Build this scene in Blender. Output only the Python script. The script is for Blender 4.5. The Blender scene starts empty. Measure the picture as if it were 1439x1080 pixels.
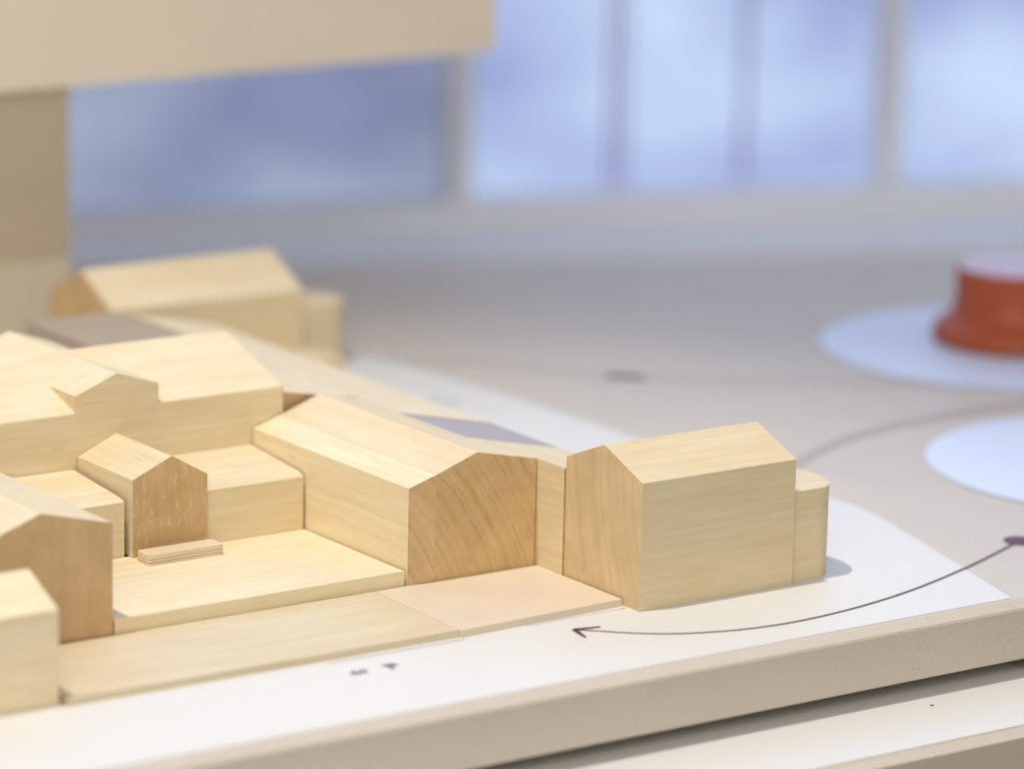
import bpy, bmesh, math, random
from mathutils import Vector, Matrix

random.seed(7)
scene = bpy.context.scene
COL = scene.collection
MM = 0.001

# ------------------------------------------------------------------ camera
cam_data = bpy.data.cameras.new("camera")
cam = bpy.data.objects.new("camera", cam_data)
COL.objects.link(cam)
scene.camera = cam
# rows of the world -> camera rotation (right, down, forward)
RIGHT = Vector((0.8179341838690705, -0.5749171177949577, 0.021306771805606896))
DOWN = Vector((-0.11325238432157252, -0.19721358887469811, -0.97379705165329))
FWD = Vector((0.564054579188855, 0.7940888539889602, -0.22641847024168194))
rot = Matrix((RIGHT, -DOWN, -FWD)).transposed()
cam.matrix_world = Matrix.Translation((-0.87378579, -1.14932466, 0.41724167)) @ rot.to_4x4()
cam_data.sensor_width = 36.0
cam_data.sensor_fit = 'HORIZONTAL'
cam_data.lens = 36.0 * 5937.69 / 1439.0
cam_data.clip_start = 0.05
cam_data.clip_end = 60.0
cam_data.dof.use_dof = True
cam_data.dof.focus_distance = 1.512
cam_data.dof.aperture_fstop = 5.1
cam_data.dof.aperture_blades = 0

# ------------------------------------------------------------------ world and light
world = bpy.data.worlds.new("World")
scene.world = world
world.use_nodes = True
wn = world.node_tree.nodes
wn["Background"].inputs[0].default_value = (1.0, 0.97, 0.93, 1)
wn["Background"].inputs[1].default_value = 0.35

def lamp(name, kind, loc, target, energy, color):
    d = bpy.data.lights.new(name, kind)
    d.energy = energy
    d.color = color
    o = bpy.data.objects.new(name, d)
    COL.objects.link(o)
    o.location = loc
    o.rotation_euler = (Vector(target) - Vector(loc)).to_track_quat('-Z', 'Y').to_euler()
    return o

# gallery spotlight high above the table, a little to the left
key = lamp("gallery_spot", 'SPOT', (-0.62, 0.16, 2.3), (-0.15, 0.08, 0), 157, (1.0, 0.95, 0.86))
key.data.spot_size = math.radians(27)
key.data.spot_blend = 0.9
key.data.shadow_soft_size = 0.035
# soft fill light added to brighten the front faces, placed front left
fill = lamp("added_front_fill", 'AREA', (-1.45, -1.75, 1.25), (-0.05, 0.15, 0.02), 30, (1.0, 0.91, 0.77))
fill.data.shape = 'RECTANGLE'
fill.data.size = 1.3
fill.data.size_y = 1.3
# daylight from the tall upper part of the window
win_l = lamp("window_daylight", 'AREA', (0.78, 1.08, 0.95), (0.42, 0.5, 0.0), 11.5, (0.50, 0.64, 1.0))
win_l.data.shape = 'RECTANGLE'
win_l.data.size = 1.6
win_l.data.size_y = 0.9

vs = scene.view_settings
vs.view_transform = 'Standard'
vs.look = 'None'
vs.exposure = 0.0
vs.gamma = 1.0
scene.cycles.use_denoising = True
scene.cycles.max_bounces = 8

# ------------------------------------------------------------------ material helpers
def new_mat(name):
    m = bpy.data.materials.new(name)
    m.use_nodes = True
    nt = m.node_tree
    return m, nt, nt.nodes, nt.links, nt.nodes["Principled BSDF"]

def math_node(nt, op, a, b=None, clamp=False):
    n = nt.nodes.new("ShaderNodeMath")
    n.operation = op
    n.use_clamp = clamp
    for i, v in enumerate((a, b)):
        if v is None:
            continue
        if isinstance(v, (int, float)):
            n.inputs[i].default_value = v
        else:
            nt.links.new(v, n.inputs[i])
    return n.outputs[0]

def mix_col(nt, fac, a, b, mode='MIX'):
    n = nt.nodes.new("ShaderNodeMix")
    n.data_type = 'RGBA'
    n.blend_type = mode
    for sock, v in ((n.inputs[0], fac), (n.inputs[6], a), (n.inputs[7], b)):
        if isinstance(v, (int, float)):
            sock.default_value = v
        elif isinstance(v, tuple):
            sock.default_value = (*v, 1) if len(v) == 3 else v
        else:
            nt.links.new(v, sock)
    return n.outputs[2]

def ramp(nt, fac, stops):
    n = nt.nodes.new("ShaderNodeValToRGB")
    els = n.color_ramp.elements
    while len(els) < len(stops):
        els.new(0.5)
    for e, (p, c) in zip(els, stops):
        e.position = p
        e.color = (c, c, c, 1) if isinstance(c, (int, float)) else (*c, 1)
    nt.links.new(fac, n.inputs[0])
    return n.outputs[0]

def noise(nt, vec, scale, detail=2.0, rough=0.5, dim=None):
    n = nt.nodes.new("ShaderNodeTexNoise")
    n.inputs["Scale"].default_value = scale
    n.inputs["Detail"].default_value = detail
    n.inputs["Roughness"].default_value = rough
    nt.links.new(vec, n.inputs["Vector"])
    return n.outputs[0]

def mapping(nt, vec, scale=(1, 1, 1), loc=(0, 0, 0), rot_=(0, 0, 0)):
    n = nt.nodes.new("ShaderNodeMapping")
    n.inputs["Scale"].default_value = scale
    n.inputs["Location"].default_value = loc
    n.inputs["Rotation"].default_value = rot_
    nt.links.new(vec, n.inputs["Vector"])
    return n.outputs[0]

def bump(nt, height, strength, dist, bsdf):
    b = nt.nodes.new("ShaderNodeBump")
    b.inputs["Strength"].default_value = strength
    b.inputs["Distance"].default_value = dist
    nt.links.new(height, b.inputs["Height"])
    nt.links.new(b.outputs[0], bsdf.inputs["Normal"])

def wood(name, axis, pith, side=(0.775, 0.675, 0.475), end=(0.60, 0.42, 0.22), ring_mm=2.2,
         side_contrast=0.12, end_contrast=0.30, scuffs=0.0):
    """Solid wood: rings round a pith line that runs along `axis`, fine fibre along it, darker end grain."""
    m, nt, N, L, P = new_mat(name)
    tc = N.new("ShaderNodeTexCoord")
    oc = tc.outputs["Object"]
    info = N.new("ShaderNodeObjectInfo")
    st = [1.0, 1.0, 1.0]
    st[axis] = 0.06
    # slow wander of the rings along the grain
    wob = noise(nt, mapping(nt, oc, tuple(s * 60 for s in st)), 1.0, 2.0)
    sep = N.new("ShaderNodeSeparateXYZ")
    L.new(oc, sep.inputs[0])
    others = [i for i in range(3) if i != axis]
    d = []
    for k, i in enumerate(others):
        d.append(math_node(nt, 'SUBTRACT', sep.outputs[i], pith[k] * MM))
    r = math_node(nt, 'SQRT', math_node(nt, 'ADD', math_node(nt, 'MULTIPLY', d[0], d[0]), math_node(nt, 'MULTIPLY', d[1], d[1])))
    # irregular ring spacing: one-dimensional noise over the (slightly wandering) radius
    ph = math_node(nt, 'ADD', math_node(nt, 'DIVIDE', r, ring_mm * MM), math_node(nt, 'MULTIPLY', wob, 1.5))
    comb = N.new("ShaderNodeCombineXYZ")
    L.new(ph, comb.inputs[0])
    L.new(info.outputs["Random"], comb.inputs[1])
    rings = noise(nt, comb.outputs[0], 1.0, 2.5, 0.6)
    rings = ramp(nt, rings, [(0.36, 0.0), (0.52, 0.4), (0.66, 1.0)])
    # irregular strength of the rings
    irr = noise(nt, mapping(nt, oc, tuple(s * 90 for s in st), (3, 1, 2)), 1.0, 2.0)
    irr = ramp(nt, irr, [(0.3, 0.35), (0.7, 1.0)])
    rings = math_node(nt, 'MULTIPLY', rings, irr)
    # fibres
    fs = [2600.0, 2600.0, 2600.0]
    fs[axis] = 70.0
    fib = noise(nt, mapping(nt, oc, tuple(fs)), 1.0, 3.0, 0.6)
    fs2 = [420.0, 420.0, 420.0]
    fs2[axis] = 14.0
    streak = noise(nt, mapping(nt, oc, tuple(fs2), (5, 2, 9)), 1.0, 3.0, 0.55)
    # side grain colour
    sv = math_node(nt, 'ADD', math_node(nt, 'MULTIPLY', rings, side_contrast),
                   math_node(nt, 'ADD', math_node(nt, 'MULTIPLY', ramp(nt, streak, [(0.38, 0.0), (0.72, 1.0)]), 0.28),
                             math_node(nt, 'MULTIPLY', ramp(nt, fib, [(0.45, 0.0), (0.75, 1.0)]), 0.26)))
    side_d = tuple(c * k for c, k in zip(side, (0.70, 0.60, 0.46)))
    c_side = mix_col(nt, sv, side, side_d)
    gs = [38.0, 95.0, 95.0]
    gs = [95.0, 95.0, 95.0]
    gs[axis] = 24.0
    gold = noise(nt, mapping(nt, oc, tuple(gs), (2, 7, 4)), 1.0, 3.0, 0.6)
    c_side = mix_col(nt, ramp(nt, gold, [(0.42, 0.0), (0.72, 0.42)]), c_side, tuple(c * k for c, k in zip(side, (0.86, 0.76, 0.60))))
    ks = [700.0, 700.0, 700.0]
    ks[axis] = 60.0
    fleck = ramp(nt, noise(nt, mapping(nt, oc, tuple(ks), (8, 3, 6)), 1.0, 1.0, 0.4), [(0.70, 0.0), (0.77, 0.30)])
    c_side = mix_col(nt, fleck, c_side, tuple(c * k for c, k in zip(side, (0.55, 0.45, 0.32))))
    # end grain colour
    pores = noise(nt, oc, 1900.0, 3.0, 0.7)
    blot = noise(nt, oc, 75.0, 3.0, 0.6)
    end_d = tuple(c * k for c, k in zip(end, (0.62, 0.55, 0.48)))
    end_l = tuple(min(1, c * k) for c, k in zip(end, (1.30, 1.38, 1.5)))
    ev = math_node(nt, 'ADD', math_node(nt, 'MULTIPLY', rings, end_contrast),
                   math_node(nt, 'MULTIPLY', ramp(nt, pores, [(0.4, 0.0), (0.75, 1.0)]), 0.35))
    c_end = mix_col(nt, ev, mix_col(nt, ramp(nt, blot, [(0.35, 0.0), (0.7, 0.55)]), end, end_l), end_d)
    if scuffs:
        sc = noise(nt, mapping(nt, oc, (420, 420, 130), (1, 4, 2)), 1.0, 5.0, 0.75)
        scm = ramp(nt, sc, [(0.54, 0.0), (0.66, scuffs)])
        c_end = mix_col(nt, scm, c_end, (0.74, 0.60, 0.42))
    # which faces show the end grain
    sepn = N.new("ShaderNodeSeparateXYZ")
    L.new(tc.outputs["Normal"], sepn.inputs[0])
    ae = math_node(nt, 'ABSOLUTE', sepn.outputs[axis])
    ef = ramp(nt, ae, [(0.55, 0.0), (0.9, 1.0)])
    col = mix_col(nt, ef, c_side, c_end)
    # block to block tone
    hsv = N.new("ShaderNodeHueSaturation")
    hsv.inputs["Saturation"].default_value = 1.0
    L.new(math_node(nt, 'ADD', math_node(nt, 'MULTIPLY', info.outputs["Random"], 0.10), 0.95), hsv.inputs["Value"])
    L.new(col, hsv.inputs["Color"])
    L.new(hsv.outputs[0], P.inputs["Base Color"])
    P.inputs["Roughness"].default_value = 0.52
    P.inputs["Specular IOR Level"].default_value = 0.35
    bump(nt, math_node(nt, 'ADD', fib, math_node(nt, 'MULTIPLY', rings, 0.5)), 0.25, 0.00012, P)
    return m

def plain(name, color, rough=0.5, spec=0.4, mottling=0.06, scale=60.0):
    m, nt, N, L, P = new_mat(name)
    tc = N.new("ShaderNodeTexCoord")
    n1 = noise(nt, tc.outputs["Object"], scale, 4.0, 0.6)
    dark = tuple(c * (1 - mottling * 2) for c in color)
    light = tuple(min(1, c * (1 + mottling)) for c in color)
    L.new(mix_col(nt, n1, dark, light), P.inputs["Base Color"])
    P.inputs["Roughness"].default_value = rough
    P.inputs["Specular IOR Level"].default_value = spec
    bump(nt, noise(nt, tc.outputs["Object"], scale * 25, 2.0), 0.08, 0.0001, P)
    return m

def board_mat(name, color):
    """Beige solid-surface slab with small dark pits."""
    m, nt, N, L, P = new_mat(name)
    tc = N.new("ShaderNodeTexCoord")
    oc = tc.outputs["Object"]
    n1 = noise(nt, oc, 14.0, 4.0, 0.6)
    base = mix_col(nt, n1, tuple(c * 0.90 for c in color), tuple(c * 1.06 for c in color))
    fine = noise(nt, oc, 900.0, 3.0, 0.7)
    base = mix_col(nt, math_node(nt, 'MULTIPLY', ramp(nt, fine, [(0.45, 0.0), (0.75, 1.0)]), 0.16), base, tuple(c * 0.6 for c in color))
    vor = N.new("ShaderNodeTexVoronoi")
    vor.inputs["Scale"].default_value = 760.0
    L.new(oc, vor.inputs["Vector"])
    sepc = N.new("ShaderNodeSeparateColor")
    L.new(vor.outputs["Color"], sepc.inputs[0])
    rad = math_node(nt, 'MULTIPLY', sepc.outputs[0], 0.30)
    patch = ramp(nt, noise(nt, oc, 30.0, 2.0), [(0.38, 0.0), (0.55, 1.0)])
    spot = math_node(nt, 'MULTIPLY', math_node(nt, 'LESS_THAN', vor.outputs["Distance"], rad), math_node(nt, 'GREATER_THAN', sepc.outputs[1], 0.45))
    spot = math_node(nt, 'MULTIPLY', spot, patch)
    col = mix_col(nt, math_node(nt, 'MULTIPLY', spot, 0.34), base, tuple(c * 0.30 for c in color))
    L.new(col, P.inputs["Base Color"])
    P.inputs["Roughness"].default_value = 0.42
    P.inputs["Specular IOR Level"].default_value = 0.45
    bump(nt, fine, 0.12, 0.0001, P)
    return m

WX = wood("linden_grain_x", 0, (-260, -90), end=(0.56, 0.385, 0.195))
WXD = wood("linden_dormer", 0, (-260, -90), end=(0.70, 0.54, 0.32), side_contrast=0.22)
WX2 = wood("linden_grain_x_fine", 0, (40, -160), side=(0.81, 0.71, 0.51), end=(0.58, 0.40, 0.21), ring_mm=3.0)
WY = wood("linden_grain_y", 1, (-140, -45), ring_mm=2.9, end_contrast=0.72, end=(0.66, 0.468, 0.238), side=(0.80, 0.685, 0.47))
WYB = wood("linden_grain_y_dense", 1, (-120, -30), ring_mm=2.4, end_contrast=0.55, end=(0.635, 0.455, 0.245), side=(0.82, 0.715, 0.51))
WYG = wood("linden_grain_y_gable", 1, (-700, -10), ring_mm=2.6, end_contrast=0.30, end=(0.58, 0.395, 0.205), scuffs=0.75)
WYH = wood("linden_grain_y_hall", 1, (-800, 30), ring_mm=3.4, end_contrast=0.22, end=(0.58, 0.40, 0.215), scuffs=0.12)
WC = wood("linden_grain_chapel", 0, (-150, 60), side=(0.735, 0.635, 0.43), end=(0.645, 0.485, 0.28), ring_mm=2.4, end_contrast=0.34, side_contrast=0.16)
PALE = wood("pale_plate_wood", 0, (-300, -120), side=(0.725, 0.635, 0.465), end=(0.62, 0.45, 0.26), ring_mm=4.0, side_contrast=0.10)
PALER = wood("rear_wing_wood", 1, (-300, -120), side=(0.76, 0.67, 0.50), end=(0.52, 0.34, 0.16), ring_mm=4.0, side_contrast=0.10)
TERR = wood("terrace_wood", 0, (-200, -150), side=(0.79, 0.70, 0.51), end=(0.62, 0.45, 0.26), ring_mm=3.4, side_contrast=0.10)
PINK = plain("pink_plate_wood", (0.71, 0.605, 0.475), 0.55, 0.3, 0.05, 45.0)
GREYW = plain("grey_pink_plate", (0.40, 0.325, 0.255), 0.55, 0.3, 0.05, 45.0)
PLY = wood("plywood_face", 0, (-90, -200), side=(0.74, 0.635, 0.48), end=(0.70, 0.58, 0.42), ring_mm=2.0)
PLYD = wood("plywood_core", 0, (-90, -100), side=(0.40, 0.27, 0.15), end=(0.40, 0.27, 0.15), ring_mm=1.2)
BOARD = board_mat("beige_slab", (0.60, 0.54, 0.465))
SLABL = board_mat("lit_beige_slab", (0.90, 0.81, 0.68))  # extra light on the shelf beam is put into this lighter beige
POSTB = board_mat("pale_post_base", (0.72, 0.64, 0.52))
SHELF = board_mat("beige_shelf", (0.58, 0.49, 0.37))
WHITE = plain("white_print", (0.71, 0.705, 0.695), 0.45, 0.4, 0.012, 30.0)
INK = plain("plum_ink", (0.12, 0.036, 0.075), 0.5, 0.3, 0.05, 200.0)
INK3 = plain("plum_ink_small", (0.24, 0.13, 0.18), 0.5, 0.3, 0.05, 200.0)
INK2 = plain("plum_ink_faint", (0.56, 0.44, 0.47), 0.5, 0.3, 0.02, 200.0)
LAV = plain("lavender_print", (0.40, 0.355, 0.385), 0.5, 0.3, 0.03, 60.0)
LAV2 = plain("pale_lavender_print", (0.475, 0.415, 0.395), 0.5, 0.3, 0.03, 60.0)
BLUEP = plain("pale_blue_print", (0.70, 0.79, 0.99), 0.4, 0.4, 0.015, 40.0)
TEAL = plain("teal_print", (0.30, 0.55, 0.50), 0.5, 0.3, 0.03, 60.0)
RED = plain("terracotta", (0.42, 0.080, 0.026), 0.45, 0.5, 0.06, 80.0)
REDTOP = plain("pink_disc", (0.76, 0.60, 0.70), 0.35, 0.5, 0.03, 80.0)
FRAME = plain("window_frame_paint", (0.88, 0.90, 0.96), 0.45, 0.5, 0.03, 20.0)
WALLM = plain("wall_paint", (0.55, 0.55, 0.60), 0.6, 0.3, 0.03, 12.0)
WALLP = plain("window_wall_paint", (0.82, 0.82, 0.86), 0.6, 0.3, 0.03, 12.0)
FLOORM = plain("floor_finish", (0.22, 0.21, 0.20), 0.5, 0.4, 0.08, 6.0)
POLEM = plain("plum_pole", (0.50, 0.17, 0.34), 0.6, 0.3, 0.05, 30.0)

def glass_mat():
    m, nt, N, L, P = new_mat("window_glass")
    out = N["Material Output"]
    N.remove(P)
    tr = N.new("ShaderNodeBsdfTransparent")
    tr.inputs[0].default_value = (0.93, 0.96, 1.0, 1)
    gl = N.new("ShaderNodeBsdfGlossy")
    gl.inputs["Roughness"].default_value = 0.02
    fr = N.new("ShaderNodeFresnel")
    fr.inputs[0].default_value = 1.45
    mx = N.new("ShaderNodeMixShader")
    L.new(fr.outputs[0], mx.inputs[0])
    L.new(tr.outputs[0], mx.inputs[1])
    L.new(gl.outputs[0], mx.inputs[2])
    L.new(mx.outputs[0], out.inputs[0])
    return m
GLASS = glass_mat()

def dimmer_mat():  # see-through tint, only lowers the brightness of one pane
    m, nt, N, L, P = new_mat("pane_dimmer_tint")
    out = N["Material Output"]
    N.remove(P)
    tr = N.new("ShaderNodeBsdfTransparent")
    tc = N.new("ShaderNodeTexCoord")
    n1 = noise(nt, tc.outputs["Object"], 9.0, 2.0)
    L.new(mix_col(nt, ramp(nt, n1, [(0.35, 0.0), (0.65, 1.0)]), (0.88, 0.87, 0.84), (0.97, 0.95, 0.92)), tr.inputs[0])
    df = N.new("ShaderNodeBsdfDiffuse")
    df.inputs[0].default_value = (0.30, 0.31, 0.34, 1)
    mx = N.new("ShaderNodeMixShader")
    mx.inputs[0].default_value = 0.14
    L.new(tr.outputs[0], mx.inputs[1])
    L.new(df.outputs[0], mx.inputs[2])
    L.new(mx.outputs[0], out.inputs[0])
    return m
SCREEN = dimmer_mat()

def sky_mat():
    m, nt, N, L, P = new_mat("overcast_sky")
    out = N["Material Output"]
    N.remove(P)
    tc = N.new("ShaderNodeTexCoord")
    n1 = noise(nt, mapping(nt, tc.outputs["Object"], (6, 6, 6)), 1.6, 3.0, 0.6)
    c = mix_col(nt, ramp(nt, n1, [(0.38, 0.0), (0.64, 1.0)]), (0.36, 0.41, 0.68), (0.68, 0.78, 0.98))
    em = N.new("ShaderNodeEmission")
    em.inputs[1].default_value = 1.06
    L.new(c, em.inputs[0])
    L.new(em.outputs[0], out.inputs[0])
    return m
SKY = sky_mat()

# ------------------------------------------------------------------ mesh helpers
def finish(name, bm, mat, parent=None, bevel=0.0, seg=2, smooth=False, loc=None):
    if bevel:
        bmesh.ops.bevel(bm, geom=[e for e in bm.edges if len(e.link_faces) == 2 and e.calc_face_angle(0) > 0.12],
                        offset=bevel, segments=seg, profile=0.5, affect='EDGES', clamp_overlap=True)
    bmesh.ops.recalc_face_normals(bm, faces=bm.faces)
    me = bpy.data.meshes.new(name)
    bm.to_mesh(me)
    bm.free()
    if smooth:
        me.polygons.foreach_set("use_smooth", [True] * len(me.polygons))
    me.materials.append(mat)
    o = bpy.data.objects.new(name, me)
    COL.objects.link(o)
    if parent:
        o.parent = parent
    if loc:
        o.location = loc
    return o

def add_prism(bm, prof, axis, a, b):
    """Profile polygon (two coords, mm) extruded along axis 'x' / 'y' / 'z' from a to b (mm)."""
    def pt(p, t):
        u, v = p
        return {'x': (t, u, v), 'y': (u, t, v), 'z': (u, v, t)}[axis]
    v0 = [bm.verts.new(Vector(pt(p, a)) * MM) for p in prof]
    v1 = [bm.verts.new(Vector(pt(p, b)) * MM) for p in prof]
    bm.faces.new(v0)
    bm.faces.new(v1[::-1])
    n = len(prof)
    for i in range(n):
        bm.faces.new((v0[i], v0[(i + 1) % n], v1[(i + 1) % n], v1[i]))

def prism(name, prof, axis, a, b, mat, parent=None, bevel=0.55, seg=3):
    bm = bmesh.new()
    add_prism(bm, prof, axis, a, b)
    return finish(name, bm, mat, parent, bevel * MM, seg)

def box(name, x0, x1, y0, y1, z0, z1, mat, parent=None, bevel=0.5, seg=3):
    return prism(name, [(x0, y0), (x1, y0), (x1, y1), (x0, y1)], 'z', z0, z1, mat, parent, bevel, seg)

def sheet(name, pts, z, mat, parent=None, th=0.0):
    """Thin flat print lying on a slab (pts in mm)."""
    bm = bmesh.new()
    bm.faces.new([bm.verts.new((x * MM, y * MM, z * MM)) for x, y in pts])
    bmesh.ops.triangulate(bm, faces=bm.faces)
    bm.normal_update()
    for f in bm.faces:
        if f.normal.z < 0:
            f.normal_flip()
    me = bpy.data.meshes.new(name)
    bm.to_mesh(me)
    bm.free()
    me.materials.append(mat)
    o = bpy.data.objects.new(name, me)
    COL.objects.link(o)
    if parent:
        o.parent = parent
    return o

def catmull(pts, n=10):
    out = []
    P = [pts[0]] + list(pts) + [pts[-1]]
    for i in range(1, len(P) - 2):
        p0, p1, p2, p3 = (Vector(q) for q in P[i - 1:i + 3])
        for k in range(n):
            t = k / n
            out.append(0.5 * ((2 * p1) + (-p0 + p2) * t + (2 * p0 - 5 * p1 + 4 * p2 - p3) * t * t + (-p0 + 3 * p1 - 3 * p2 + p3) * t ** 3))
    out.append(Vector(pts[-1]))
    return out

def ribbon(name, pts, w0, w1, z, mat, parent):
    """Painted line of width w0..w1 mm along a smooth path."""
    c = catmull([(x, y, 0) for x, y in pts])
    bm = bmesh.new()
    rows = []
    for i, p in enumerate(c):
        t = (c[min(i + 1, len(c) - 1)] - c[max(i - 1, 0)]).normalized()
        nrm = Vector((-t.y, t.x, 0))
        w = (w0 + (w1 - w0) * i / (len(c) - 1)) * 0.5
        rows.append([bm.verts.new(((p.x + nrm.x * s * w) * MM, (p.y + nrm.y * s * w) * MM, z * MM)) for s in (1, -1)])
    for a, b in zip(rows, rows[1:]):
        bm.faces.new((a[0], a[1], b[1], b[0]))
    return finish(name, bm, mat, parent)

def disc(name, cx, cy, r, z, mat, parent, n=72):
    return sheet(name, [(cx + r * math.cos(2 * math.pi * i / n), cy + r * math.sin(2 * math.pi * i / n)) for i in range(n)], z, mat, parent)

def thing(name, label, cat, loc=(0, 0, 0), group=None, rotz=0.0):
    o = bpy.data.objects.new(name, None)
    o.empty_display_size = 0.02
    COL.objects.link(o)
    o.location = loc
    o.rotation_euler = (0, 0, rotz)
    tag(o, label, cat, group)
    return o

def tag(o, label, cat, group=None):
    o["label"] = label
    o["category"] = cat
    if group:
        o["group"] = group
    return o

# ------------------------------------------------------------------ floor, window wall, outside
fl = box('floor', -2500, 2600, -2500, 2600, -760, -740, FLOORM, None, 0)
fl["kind"] = "structure"

# window frame coordinates: u along the wall, v outwards, w up
WA = math.atan2(-0.326, 0.945)
WO = (0.5553, 0.9023, 0.0)
def local_box(name, u0, u1, v0, v1, w0, w1, mat, parent, bevel=1.5):
    return box(name, u0, u1, v0, v1, w0, w1, mat, parent, bevel, 2)

wall = thing('wall_back', 'pale grey wall below the row of windows', 'wall', WO, rotz=WA)
wall["kind"] = "structure"
del wall["category"]
local_box('wall_panel', -1400, 1400, 6, 120, -740, -85, WALLP, wall, 0)

win = thing('window', 'blurred off-white window frame with bluish panes behind the table', 'window', WO, rotz=WA)
prism('sill', [(-1400, 30), (-234, -48), (-7, -73), (226, -92), (600, -122), (1400, -186), (1400, 118), (-1400, 118)], 'z', -84.5, -73.2, FRAME, win, 2, 2)
local_box('bottom_rail', -1400, 1400, 30, 72, -73, -59, FRAME, win, 2)
MULL = [(-620, 13), (-292, 13), (0, 13), (280, 11), (580, 12)]
for u, w in MULL:
    local_box('mullion', u - w / 2, u + w / 2, 36, 66, -58.8, 1500, FRAME, win, 2)
local_box('top_rail', -1400, 1400, 18, 80, 1500.2, 1540, FRAME, win, 2)
for (u0, w0), (u1, w1) in zip(MULL, MULL[1:]):
    local_box('pane', u0 + w0 / 2 + 0.4, u1 - w1 / 2 - 0.4, 55, 58, -58.6, 1499.5, GLASS, win, 0)

local_box('pane_dimmer', MULL[1][0] + 7, MULL[2][0] - 7, 50, 50.6, -58.5, 1499, SCREEN, win, 0)  # tinted sheet added to dim the left pane

for k, (u, v, wd) in enumerate([(112, 90, 1.8), (201, 95, 2.0), (123, 100, 1.3)]):
    lab = ['plum coloured upright pole outside, left one in the middle pane',
           'plum coloured upright pole outside, right one in the middle pane',
           'faint thin upright pole outside, just right of the left pole in the middle pane'][k]
    bm = bmesh.new()
    bmesh.ops.create_cone(bm, cap_ends=True, segments=20, radius1=wd * MM, radius2=wd * 0.85 * MM, depth=1.6)
    p = finish('upright_pole', bm, POLEM, smooth=True)
    ca, sa = math.cos(WA), math.sin(WA)
    p.location = (WO[0] + (u * ca - v * sa) * MM, WO[1] + (u * sa + v * ca) * MM, 0.06)
    tag(p, lab, 'pole', 'poles outside the window')

bm = bmesh.new()
bmesh.ops.create_grid(bm, x_segments=1, y_segments=1, size=1)
sky = finish('sky', bm, SKY)
sky.scale = (4.0, 2.2, 1)
sky.rotation_euler = (math.radians(90), 0, WA)
sky.location = (WO[0] + 1.3 * 0.326, WO[1] + 1.3 * 0.945, 1.0)
sky["kind"] = "structure"

# ------------------------------------------------------------------ display table
table = thing('display_table', 'beige speckled display table with white printed plan under the wooden model', 'table', (0, 0, -0.74))
def on_table(o):
    o.parent = table
    o.location = (0, 0, 0.74)
    return o

# top slab outline: straight front edge, back edge turned towards the window
back = [(900, 215), (485, 440), (307, 528), (175, 582), (-150, 690), (-700, 800)]
outline = [(-700, -61), (900, -61)] + back
bm = bmesh.new()
vt = [bm.verts.new((x * MM, y * MM, 0)) for x, y in outline]
vb = [bm.verts.new((x * MM, y * MM, -0.0217)) for x, y in outline]
bm.faces.new(vt)
bm.faces.new(vb[::-1])
for i in range(len(outline)):
    j = (i + 1) % len(outline)
    bm.faces.new((vt[i], vb[i], vb[j], vt[j]))
# chamfer along the front edge: 5 mm deep on top, 2.6 mm down the face
for v in list(vt[:2]):
    pass
edge_front = [e for e in bm.edges if set(e.verts) == {vt[0], vt[1]}]
r = bmesh.ops.bevel(bm, geom=edge_front, offset=0.004, segments=1, affect='EDGES')
for v in bm.verts:
    if abs(v.co.z) < 1e-6 and v.co.y < -0.05:
        v.co.y = -0.0560
    elif -0.006 < v.co.z < -1e-5 and v.co.y < -0.05:
        v.co.z = -0.0026
es = [e for e in bm.edges if all(v.co.y < -0.05 for v in e.verts) and abs((e.verts[0].co - e.verts[1].co).x) > 1.0]
bmesh.ops.bevel(bm, geom=es, offset=0.0004, segments=3, affect='EDGES')
slab = on_table(finish('top_slab', bm, BOARD, table))

bm = bmesh.new()
lo = [(-105, -28), (-110, -30.6), (-110, -50), (230, -50), (230, -28)]
add_prism(bm, lo, 'x', -1000, 1000)
low = on_table(finish('lower_slab', bm, BOARD, table, 0.0007, 3))
plinth = on_table(box('plinth', -900, 900, -40, 200, -740, -50.2, WALLM, table, 0))
spacer = on_table(box('spacer', -680, 640, 60, 200, -27.9, -21.8, WALLM, table, 0))

# prints (each sheet a little above the one below)
white = [(-690, -55.1), (127, -55.1), (152, 30), (160, 60), (162.5, 76), (161.5, 92), (157, 150), (153.5, 215), (152, 300), (143, 392), (60, 430), (-690, 430)]
on_table(sheet('white_plan', white, 0.12, WHITE, table))
lower_white = [(-990, -105.3), (137, -105.3), (134, -42), (128, -38), (128, 40), (-990, 40)]
on_table(sheet('lower_white_plan', lower_white, -27.88, WHITE, table))
arc = [(-32.4, -7.4), (-26.3, -13.0), (-16.4, -22.0), (-3.6, -30.0), (16.3, -36.6), (39.7, -39.0), (68.7, -36.4), (101.5, -29.1), (140.7, -15.5), (180, 1.5)]
arrow = on_table(ribbon('arrow_line', arc, 0.75, 1.2, 0.36, INK, table))
tip = Vector((-33.2, -6.6))
for end in ((-23.2, -8.6), (-35.4, -16.4)):
    e = Vector(end)
    on_table(ribbon('arrow_barb', [tuple(tip), tuple((tip + e) / 2), tuple(e)], 2.3, 0.9, 0.37, INK, table))
on_table(disc('printed_dot', 182.5, 2.6, 6.2, 0.40, INK, table))
on_table(sheet('printed_mark', [(209, 303), (213, 309), (226, 299), (222, 292.5)], 0.36, INK, table))
on_table(ribbon('printed_band', [(172, 130), (185.8, 141), (222, 160), (258, 170), (297, 174), (337, 172), (420, 150)], 5.5, 8.5, 0.30, LAV2, table))
on_table(ribbon('printed_line', [(80, 421), (170, 364), (217, 299), (300, 240), (358, 196), (460, 110)], 1.5, 1.5, 0.28, LAV2, table))
on_table(disc('pale_blue_circle', 409, 260, 89, 0.44, BLUEP, table, 96))
on_table(disc('pale_blue_circle', 303.4, 69.8, 84, 0.44, BLUEP, table, 96))
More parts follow.
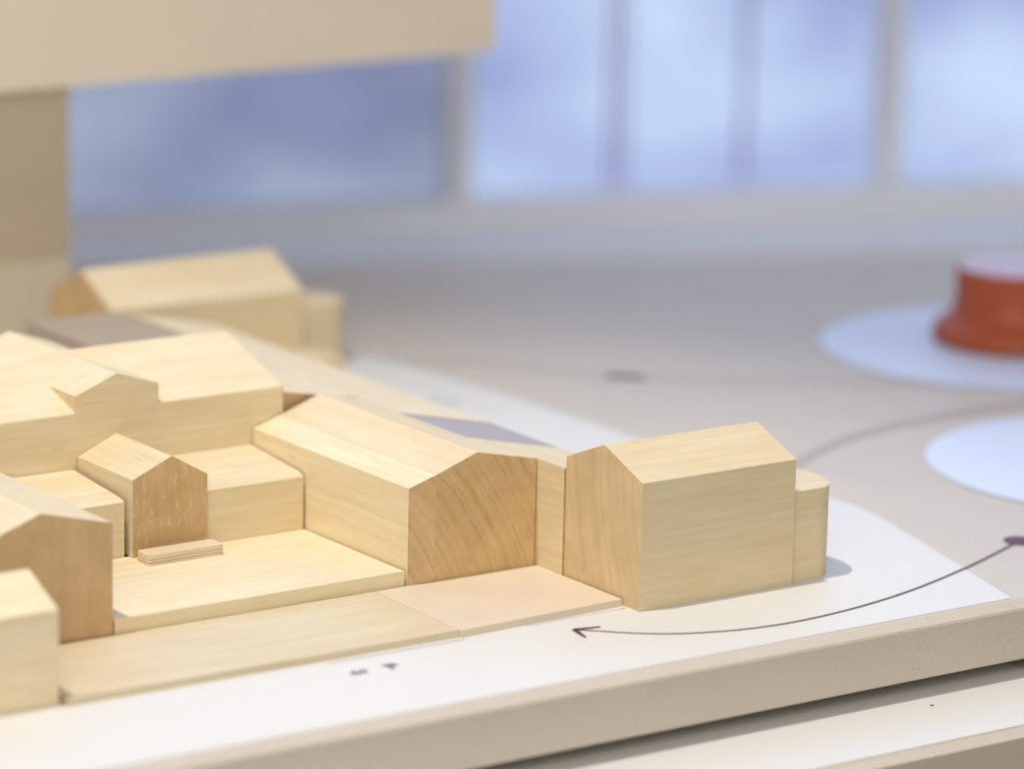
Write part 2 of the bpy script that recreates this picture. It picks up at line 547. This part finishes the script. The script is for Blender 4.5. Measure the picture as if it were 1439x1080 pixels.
on_table(ribbon('teal_mark', [(119, 309), (123, 303), (127, 297)], 3.5, 3.0, 0.30, TEAL, table))
on_table(ribbon('outline_print', [(-128, 4.0), (-90, 3.6), (-72, 3.6)], 0.5, 0.5, 0.30, INK2, table))
on_table(ribbon('outline_print', [(-45, 5.8), (-20, 6.2), (-3, 6.0)], 0.35, 0.35, 0.30, INK2, table))
on_table(ribbon('outline_print', [(-3.2, 6.0), (-2.0, 6.4), (-1.0, 6.3)], 0.8, 0.5, 0.32, INK2, table))
# two tiny smudged print marks beside the street plate
for cx, cy, seed in ((-125.5, -9.6, 3), (-113.4, -10.2, 5)):
    rr = random.Random(seed)
    for k in range(4):
        x = cx + rr.uniform(-3.0, 3.0)
        y = cy + rr.uniform(-2.2, 2.2)
        a = rr.uniform(0, 3.1)
        l = rr.uniform(1.5, 2.6)
        on_table(ribbon('print_mark', [(x - l * math.cos(a), y - l * math.sin(a)), (x + 0.6, y + 0.5), (x + l * math.cos(a), y + l * math.sin(a))], 1.1, 0.9, 0.30 + 0.03 * k, INK3, table))
on_table(ribbon('outline_print', [(68.2, -45.9), (67, -50), (66.2, -52.6), (69, -53), (73, -52.2), (75.9, -46.5)], 0.35, 0.35, -27.7, INK2, table))
on_table(disc('dark_speck', 76.7, -71.7, 0.7, -27.7, INK, table, 16))

# ------------------------------------------------------------------ raised shelf on its post
shelf = thing('raised_shelf', 'beige raised slab on a wide post behind the model', 'shelf', (0.0, 0.53, 0.0))
def rel(o, t):
    o.location = tuple(-c for c in t.location)
    return o
rel(box('post', -260, 51, 502, 580, 0.5, 113.5, SHELF, shelf, 2.0), shelf)
rel(box('post_base', -262, 50, 499, 583, 0.4, 34, POSTB, shelf, 2.0), shelf)
rel(prism('slab', [(494, 114), (640, 114), (640, 190), (494, 190)], 'x', -420, 279, SLABL, shelf, 6.5), shelf)

# ------------------------------------------------------------------ red spool
bm = bmesh.new()
prof = [(0, 0.6), (36.5, 0.6), (38.0, 2.2), (38.0, 5.5), (37.2, 7.6), (35.2, 9.6), (32.0, 11.4), (29.8, 13.6), (28.6, 16.5), (28.0, 21), (27.9, 30), (28.3, 34.3), (28.3, 35.0), (27.6, 35.4), (0, 35.4)]
n = 72
rings_ = []
for rad, z in prof:
    if rad == 0:
        rings_.append([bm.verts.new((0, 0, z * MM))])
    else:
        rings_.append([bm.verts.new((rad * MM * math.cos(2 * math.pi * i / n), rad * MM * math.sin(2 * math.pi * i / n), z * MM)) for i in range(n)])
for a, b in zip(rings_, rings_[1:]):
    for i in range(n):
        j = (i + 1) % n
        if len(a) == 1:
            bm.faces.new((a[0], b[i], b[j]))
        elif len(b) == 1:
            bm.faces.new((a[i], a[j], b[0]))
        else:
            bm.faces.new((a[i], a[j], b[j], b[i]))
spool_t = thing('spool', 'round terracotta spool with flared foot on a pale blue circle', 'spool', (0.4174, 0.2693, 0))
finish('spool_body', bm, RED, spool_t, smooth=True)
disc('top_disc', 0, 0, 27.2, 35.6, REDTOP, spool_t)

# ------------------------------------------------------------------ wooden blocks
def block(name, label, cat, loc, group='pale wooden blocks of the model'):
    return thing(name, label, cat, loc, group)

# house with rounded apse, right
t = block('model_house', 'gabled wooden house block with small rounded annex, rightmost of the model', 'model house', (0.035, 0.023, 0))
rel(prism('house_body', [(0, 0.15), (45.7, 0.15), (45.7, 47), (23.2, 56.2), (0, 47)], 'x', 0, 69.5, WC, t, 0.45), t)
bm = bmesh.new()
ap = [(69.7, 2.2), (83, 2.2)]
for i in range(1, 24):
    a = -math.pi / 2 + math.pi * i / 24
    ap.append((83 + 12.2 * math.cos(a), 21 + 18.8 * math.sin(a)))
ap += [(83, 39.8), (69.7, 39.8)]
add_prism(bm, ap, 'z', 0.15, 34)
rel(finish('annex', bm, WC, t, 0.0005, 2), t)

# wing block between the house and the long hall
t = block('model_wing', 'low wooden wing block squeezed between the gabled house and the long hall', 'model house', (0.016, 0.07, 0))
rel(prism('wing_body', [(-0.6, 0.15), (33, 0.15), (33, 35.3), (-0.6, 42.5)], 'y', 46.2, 95.5, WY, t, 0.35), t)

# grey link and pale rear wing carrying on the same roof slope
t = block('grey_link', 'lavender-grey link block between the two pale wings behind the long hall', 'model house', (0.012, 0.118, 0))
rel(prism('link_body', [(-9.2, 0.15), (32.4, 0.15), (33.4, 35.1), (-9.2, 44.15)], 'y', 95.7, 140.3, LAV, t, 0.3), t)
t = block('rear_wing', 'pale blurred wooden wing block running back behind the long hall ridge', 'model house', (0.012, 0.21, 0))
rel(prism('wing_body', [(-9.2, 0.15), (33.6, 0.15), (33.6, 35.3), (-9.2, 44.4)], 'y', 140.5, 345, PALER, t, 0.15), t)

# long hall, glued from a strip and a main piece
t = block('long_hall', 'long gabled wooden hall block with ringed brown end grain facing the pink plate', 'model house', (-0.03, 0.115, 0))
rel(prism('glued_strip', [(-57, 0.15), (-45.55, 0.15), (-45.55, 42.05), (-57, 38.6)], 'y', 62.8, 168.4, WYB, t, 0.3), t)
bm = bmesh.new()
add_prism(bm, [(-45.45, 0.15), (-1.0, 0.15), (-1.0, 42.75), (-27.5, 48.4), (-45.45, 42.1)], 'y', 62.8, 95.4)
bmesh.ops.bevel(bm, geom=[e for e in bm.edges if max(v.co.y for v in e.verts) < 0.07 or abs(e.verts[0].co.y - e.verts[1].co.y) > 0.01], offset=0.0003, segments=2, profile=0.5, affect='EDGES')
add_prism(bm, [(-45.4, 0.15), (-9.6, 0.15), (-9.6, 44.55), (-27.5, 48.37), (-45.4, 42.1)], 'y', 95.42, 168.4)
rel(finish('main_piece', bm, WY, t), t)

# rear hall continuing behind the main building
t = block('rear_hall', 'wooden hall block showing a brown end between main building and long hall', 'model house', (-0.03, 0.225, 0))
rel(prism('hall_body', [(-42.4, 0.15), (-9.35, 0.15), (-9.35, 44.43), (-42.4, 50.2)], 'y', 171, 256, PALER, t, 0.15), t)

# main building with its cross gable
t = block('main_building', 'largest wooden building block with a wide cross gable in its roof', 'model house', (-0.115, 0.21, 0))
bm = bmesh.new()
add_prism(bm, [(169, 0.15), (252, 0.15), (252, 53.3), (210.6, 66.8), (169, 53.3)], 'x', -188, -43.2)
bmesh.ops.bevel(bm, geom=[e for e in bm.edges if len(e.link_faces) == 2], offset=0.0005, segments=3, profile=0.5, affect='EDGES')
rel(finish('main_body', bm, WX, t), t)
rel(prism('cross_gable', [(-133.2, 40), (-98.0, 40), (-98.0, 60.6), (-115.7, 66.3), (-133.2, 59.6)], 'y', 168.94, 252.06, WXD, t, 0.2), t)

# lean-to blocks and small gabled porch house
t = block('lean_to', 'low wooden lean-to block right of the small porch house, against the main building', 'model house', (-0.08, 0.15, 0))
rel(prism('lean_to_body', [(131.2, 0.15), (168.8, 0.15), (168.8, 32.3), (134.0, 29.4), (131.2, 28.0)], 'x', -100.6, -58.0, WX2, t, 0.5), t)
t = block('lean_to', 'low wooden lean-to block left of the small porch house, half hidden', 'model house', (-0.155, 0.15, 0))
rel(prism('lean_to_body', [(131.2, 0.15), (168.8, 0.15), (168.8, 32.3), (134.0, 29.4), (131.2, 28.4)], 'x', -177.0, -134.3, WX2, t, 0.4), t)
t = block('porch_house', 'small wooden gabled house block with scuffed brown front above the step', 'model house', (-0.116, 0.149, 0))
rel(prism('porch_body', [(-132.4, 8.1), (-101.1, 8.1), (-101.1, 35.3), (-116.1, 43.9), (-132.4, 36.9)], 'y', 128.5, 168.7, WYG, t, 0.4), t)

# step of plywood
t = block('plywood_step', 'small layered plywood step lying in front of the porch house', 'step', (-0.117, 0.12, 0.008))
sp = []
for cx, cy, a0 in ((-131.7, 117.3, 180), (-103.0, 117.3, 270), (-103.0, 123.0, 0), (-131.7, 123.0, 90)):
    for k in range(5):
        a = math.radians(a0 + 90 * k / 4)
        sp.append((cx + 1.5 * math.cos(a), cy + 1.5 * math.sin(a)))
sp_in = [(-117.35 + (x + 117.35) * 0.982, 120.15 + (y - 120.15) * 0.93) for x, y in sp]
rel(prism('glue_core', sp_in, 'z', 8.1, 11.0, PLYD, t, 0, 1), t)
rel(prism('plywood_layer', sp, 'z', 8.05, 8.95, PLY, t, 0.1, 1), t)
rel(prism('plywood_layer', sp, 'z', 9.2, 10.05, PLY, t, 0.1, 1), t)
rel(prism('plywood_layer', sp, 'z', 10.25, 11.9, PLY, t, 0.35, 2), t)

# hall at the left front
t = block('front_hall', 'gabled wooden hall block at the left with plain brown end facing the street plate', 'model house', (-0.205, 0.115, 0))
rel(prism('hall_body', [(-234, 0.15), (-177.9, 0.15), (-177.9, 42.3), (-205.6, 49.2), (-234, 39.4)], 'y', 63.6, 168.5, WYH, t, 0.8), t)

# nearest block, cut by the picture's left edge
t = block('corner_house', 'wooden house block nearest the camera at the left edge of the picture', 'model house', (-0.27, 0.03, 0))
rel(prism('house_body', [(10.5, 0.15), (50, 0.15), (50, 32.4), (30.2, 41.3), (10.5, 32.4)], 'x', -320, -228.6, WX2, t, 0.9), t)

# ground plates
t = block('terrace_plate', 'cream wooden terrace plate in the courtyard, in front of the porch house', 'plate', (-0.115, 0.097, 0), 'flat ground plates')
rel(box('plate_body', -177.3, -57.8, 63.4, 131.0, 0.15, 8.0, TERR, t, 0.35), t)
t = block('street_plate', 'long thin wooden street plate running along the front of the model', 'plate', (-0.15, 0.035, 0), 'flat ground plates')
rel(prism('plate_body', [(-227.0, 7.2), (-72.7, 7.0), (-71.4, 62.3), (-227.0, 62.6)], 'z', 0.15, 2.7, PALE, t, 0.3), t)
t = block('pink_plate', 'pinkish square ground plate between the long hall and the gabled house', 'plate', (-0.036, 0.035, 0), 'flat ground plates')
rel(prism('plate_body', [(-72.55, 6.0), (-0.9, 9.0), (-0.8, 62.5), (-71.2, 62.3)], 'z', 0.15, 2.7, PINK, t, 0.3), t)
t = block('grey_flat_block', 'greyish pink flat-topped block behind the main building ridge', 'model house', (-0.045, 0.32, 0))
rel(box('block_body', -55, -12.5, 292, 349, 0.15, 45, GREYW, t, 0.6), t)

# far house, out of focus
t = block('far_house', 'blurred gabled wooden house block at the back with lower annexes', 'model house', (0.05, 0.406, 0))
rel(prism('house_body', [(380, 0.15), (432, 0.15), (432, 37.3), (406.5, 50.5), (380, 37.3)], 'x', 3, 99, WX, t, 0.8), t)
bm = bmesh.new()
add_prism(bm, [(99.2, 384), (117, 384)] + [(117 + 12 * math.cos(a), 398 + 14 * math.sin(a)) for a in [-math.pi / 2 + math.pi * i / 16 for i in range(1, 16)]] + [(117, 412), (99.2, 412)], 'z', 0.15, 28)
rel(finish('annex', bm, WX2, t, 0.0008, 2), t)
rel(box('low_annex', 46, 104, 352, 379.6, 0.4, 11, WX2, t, 0.8), t)
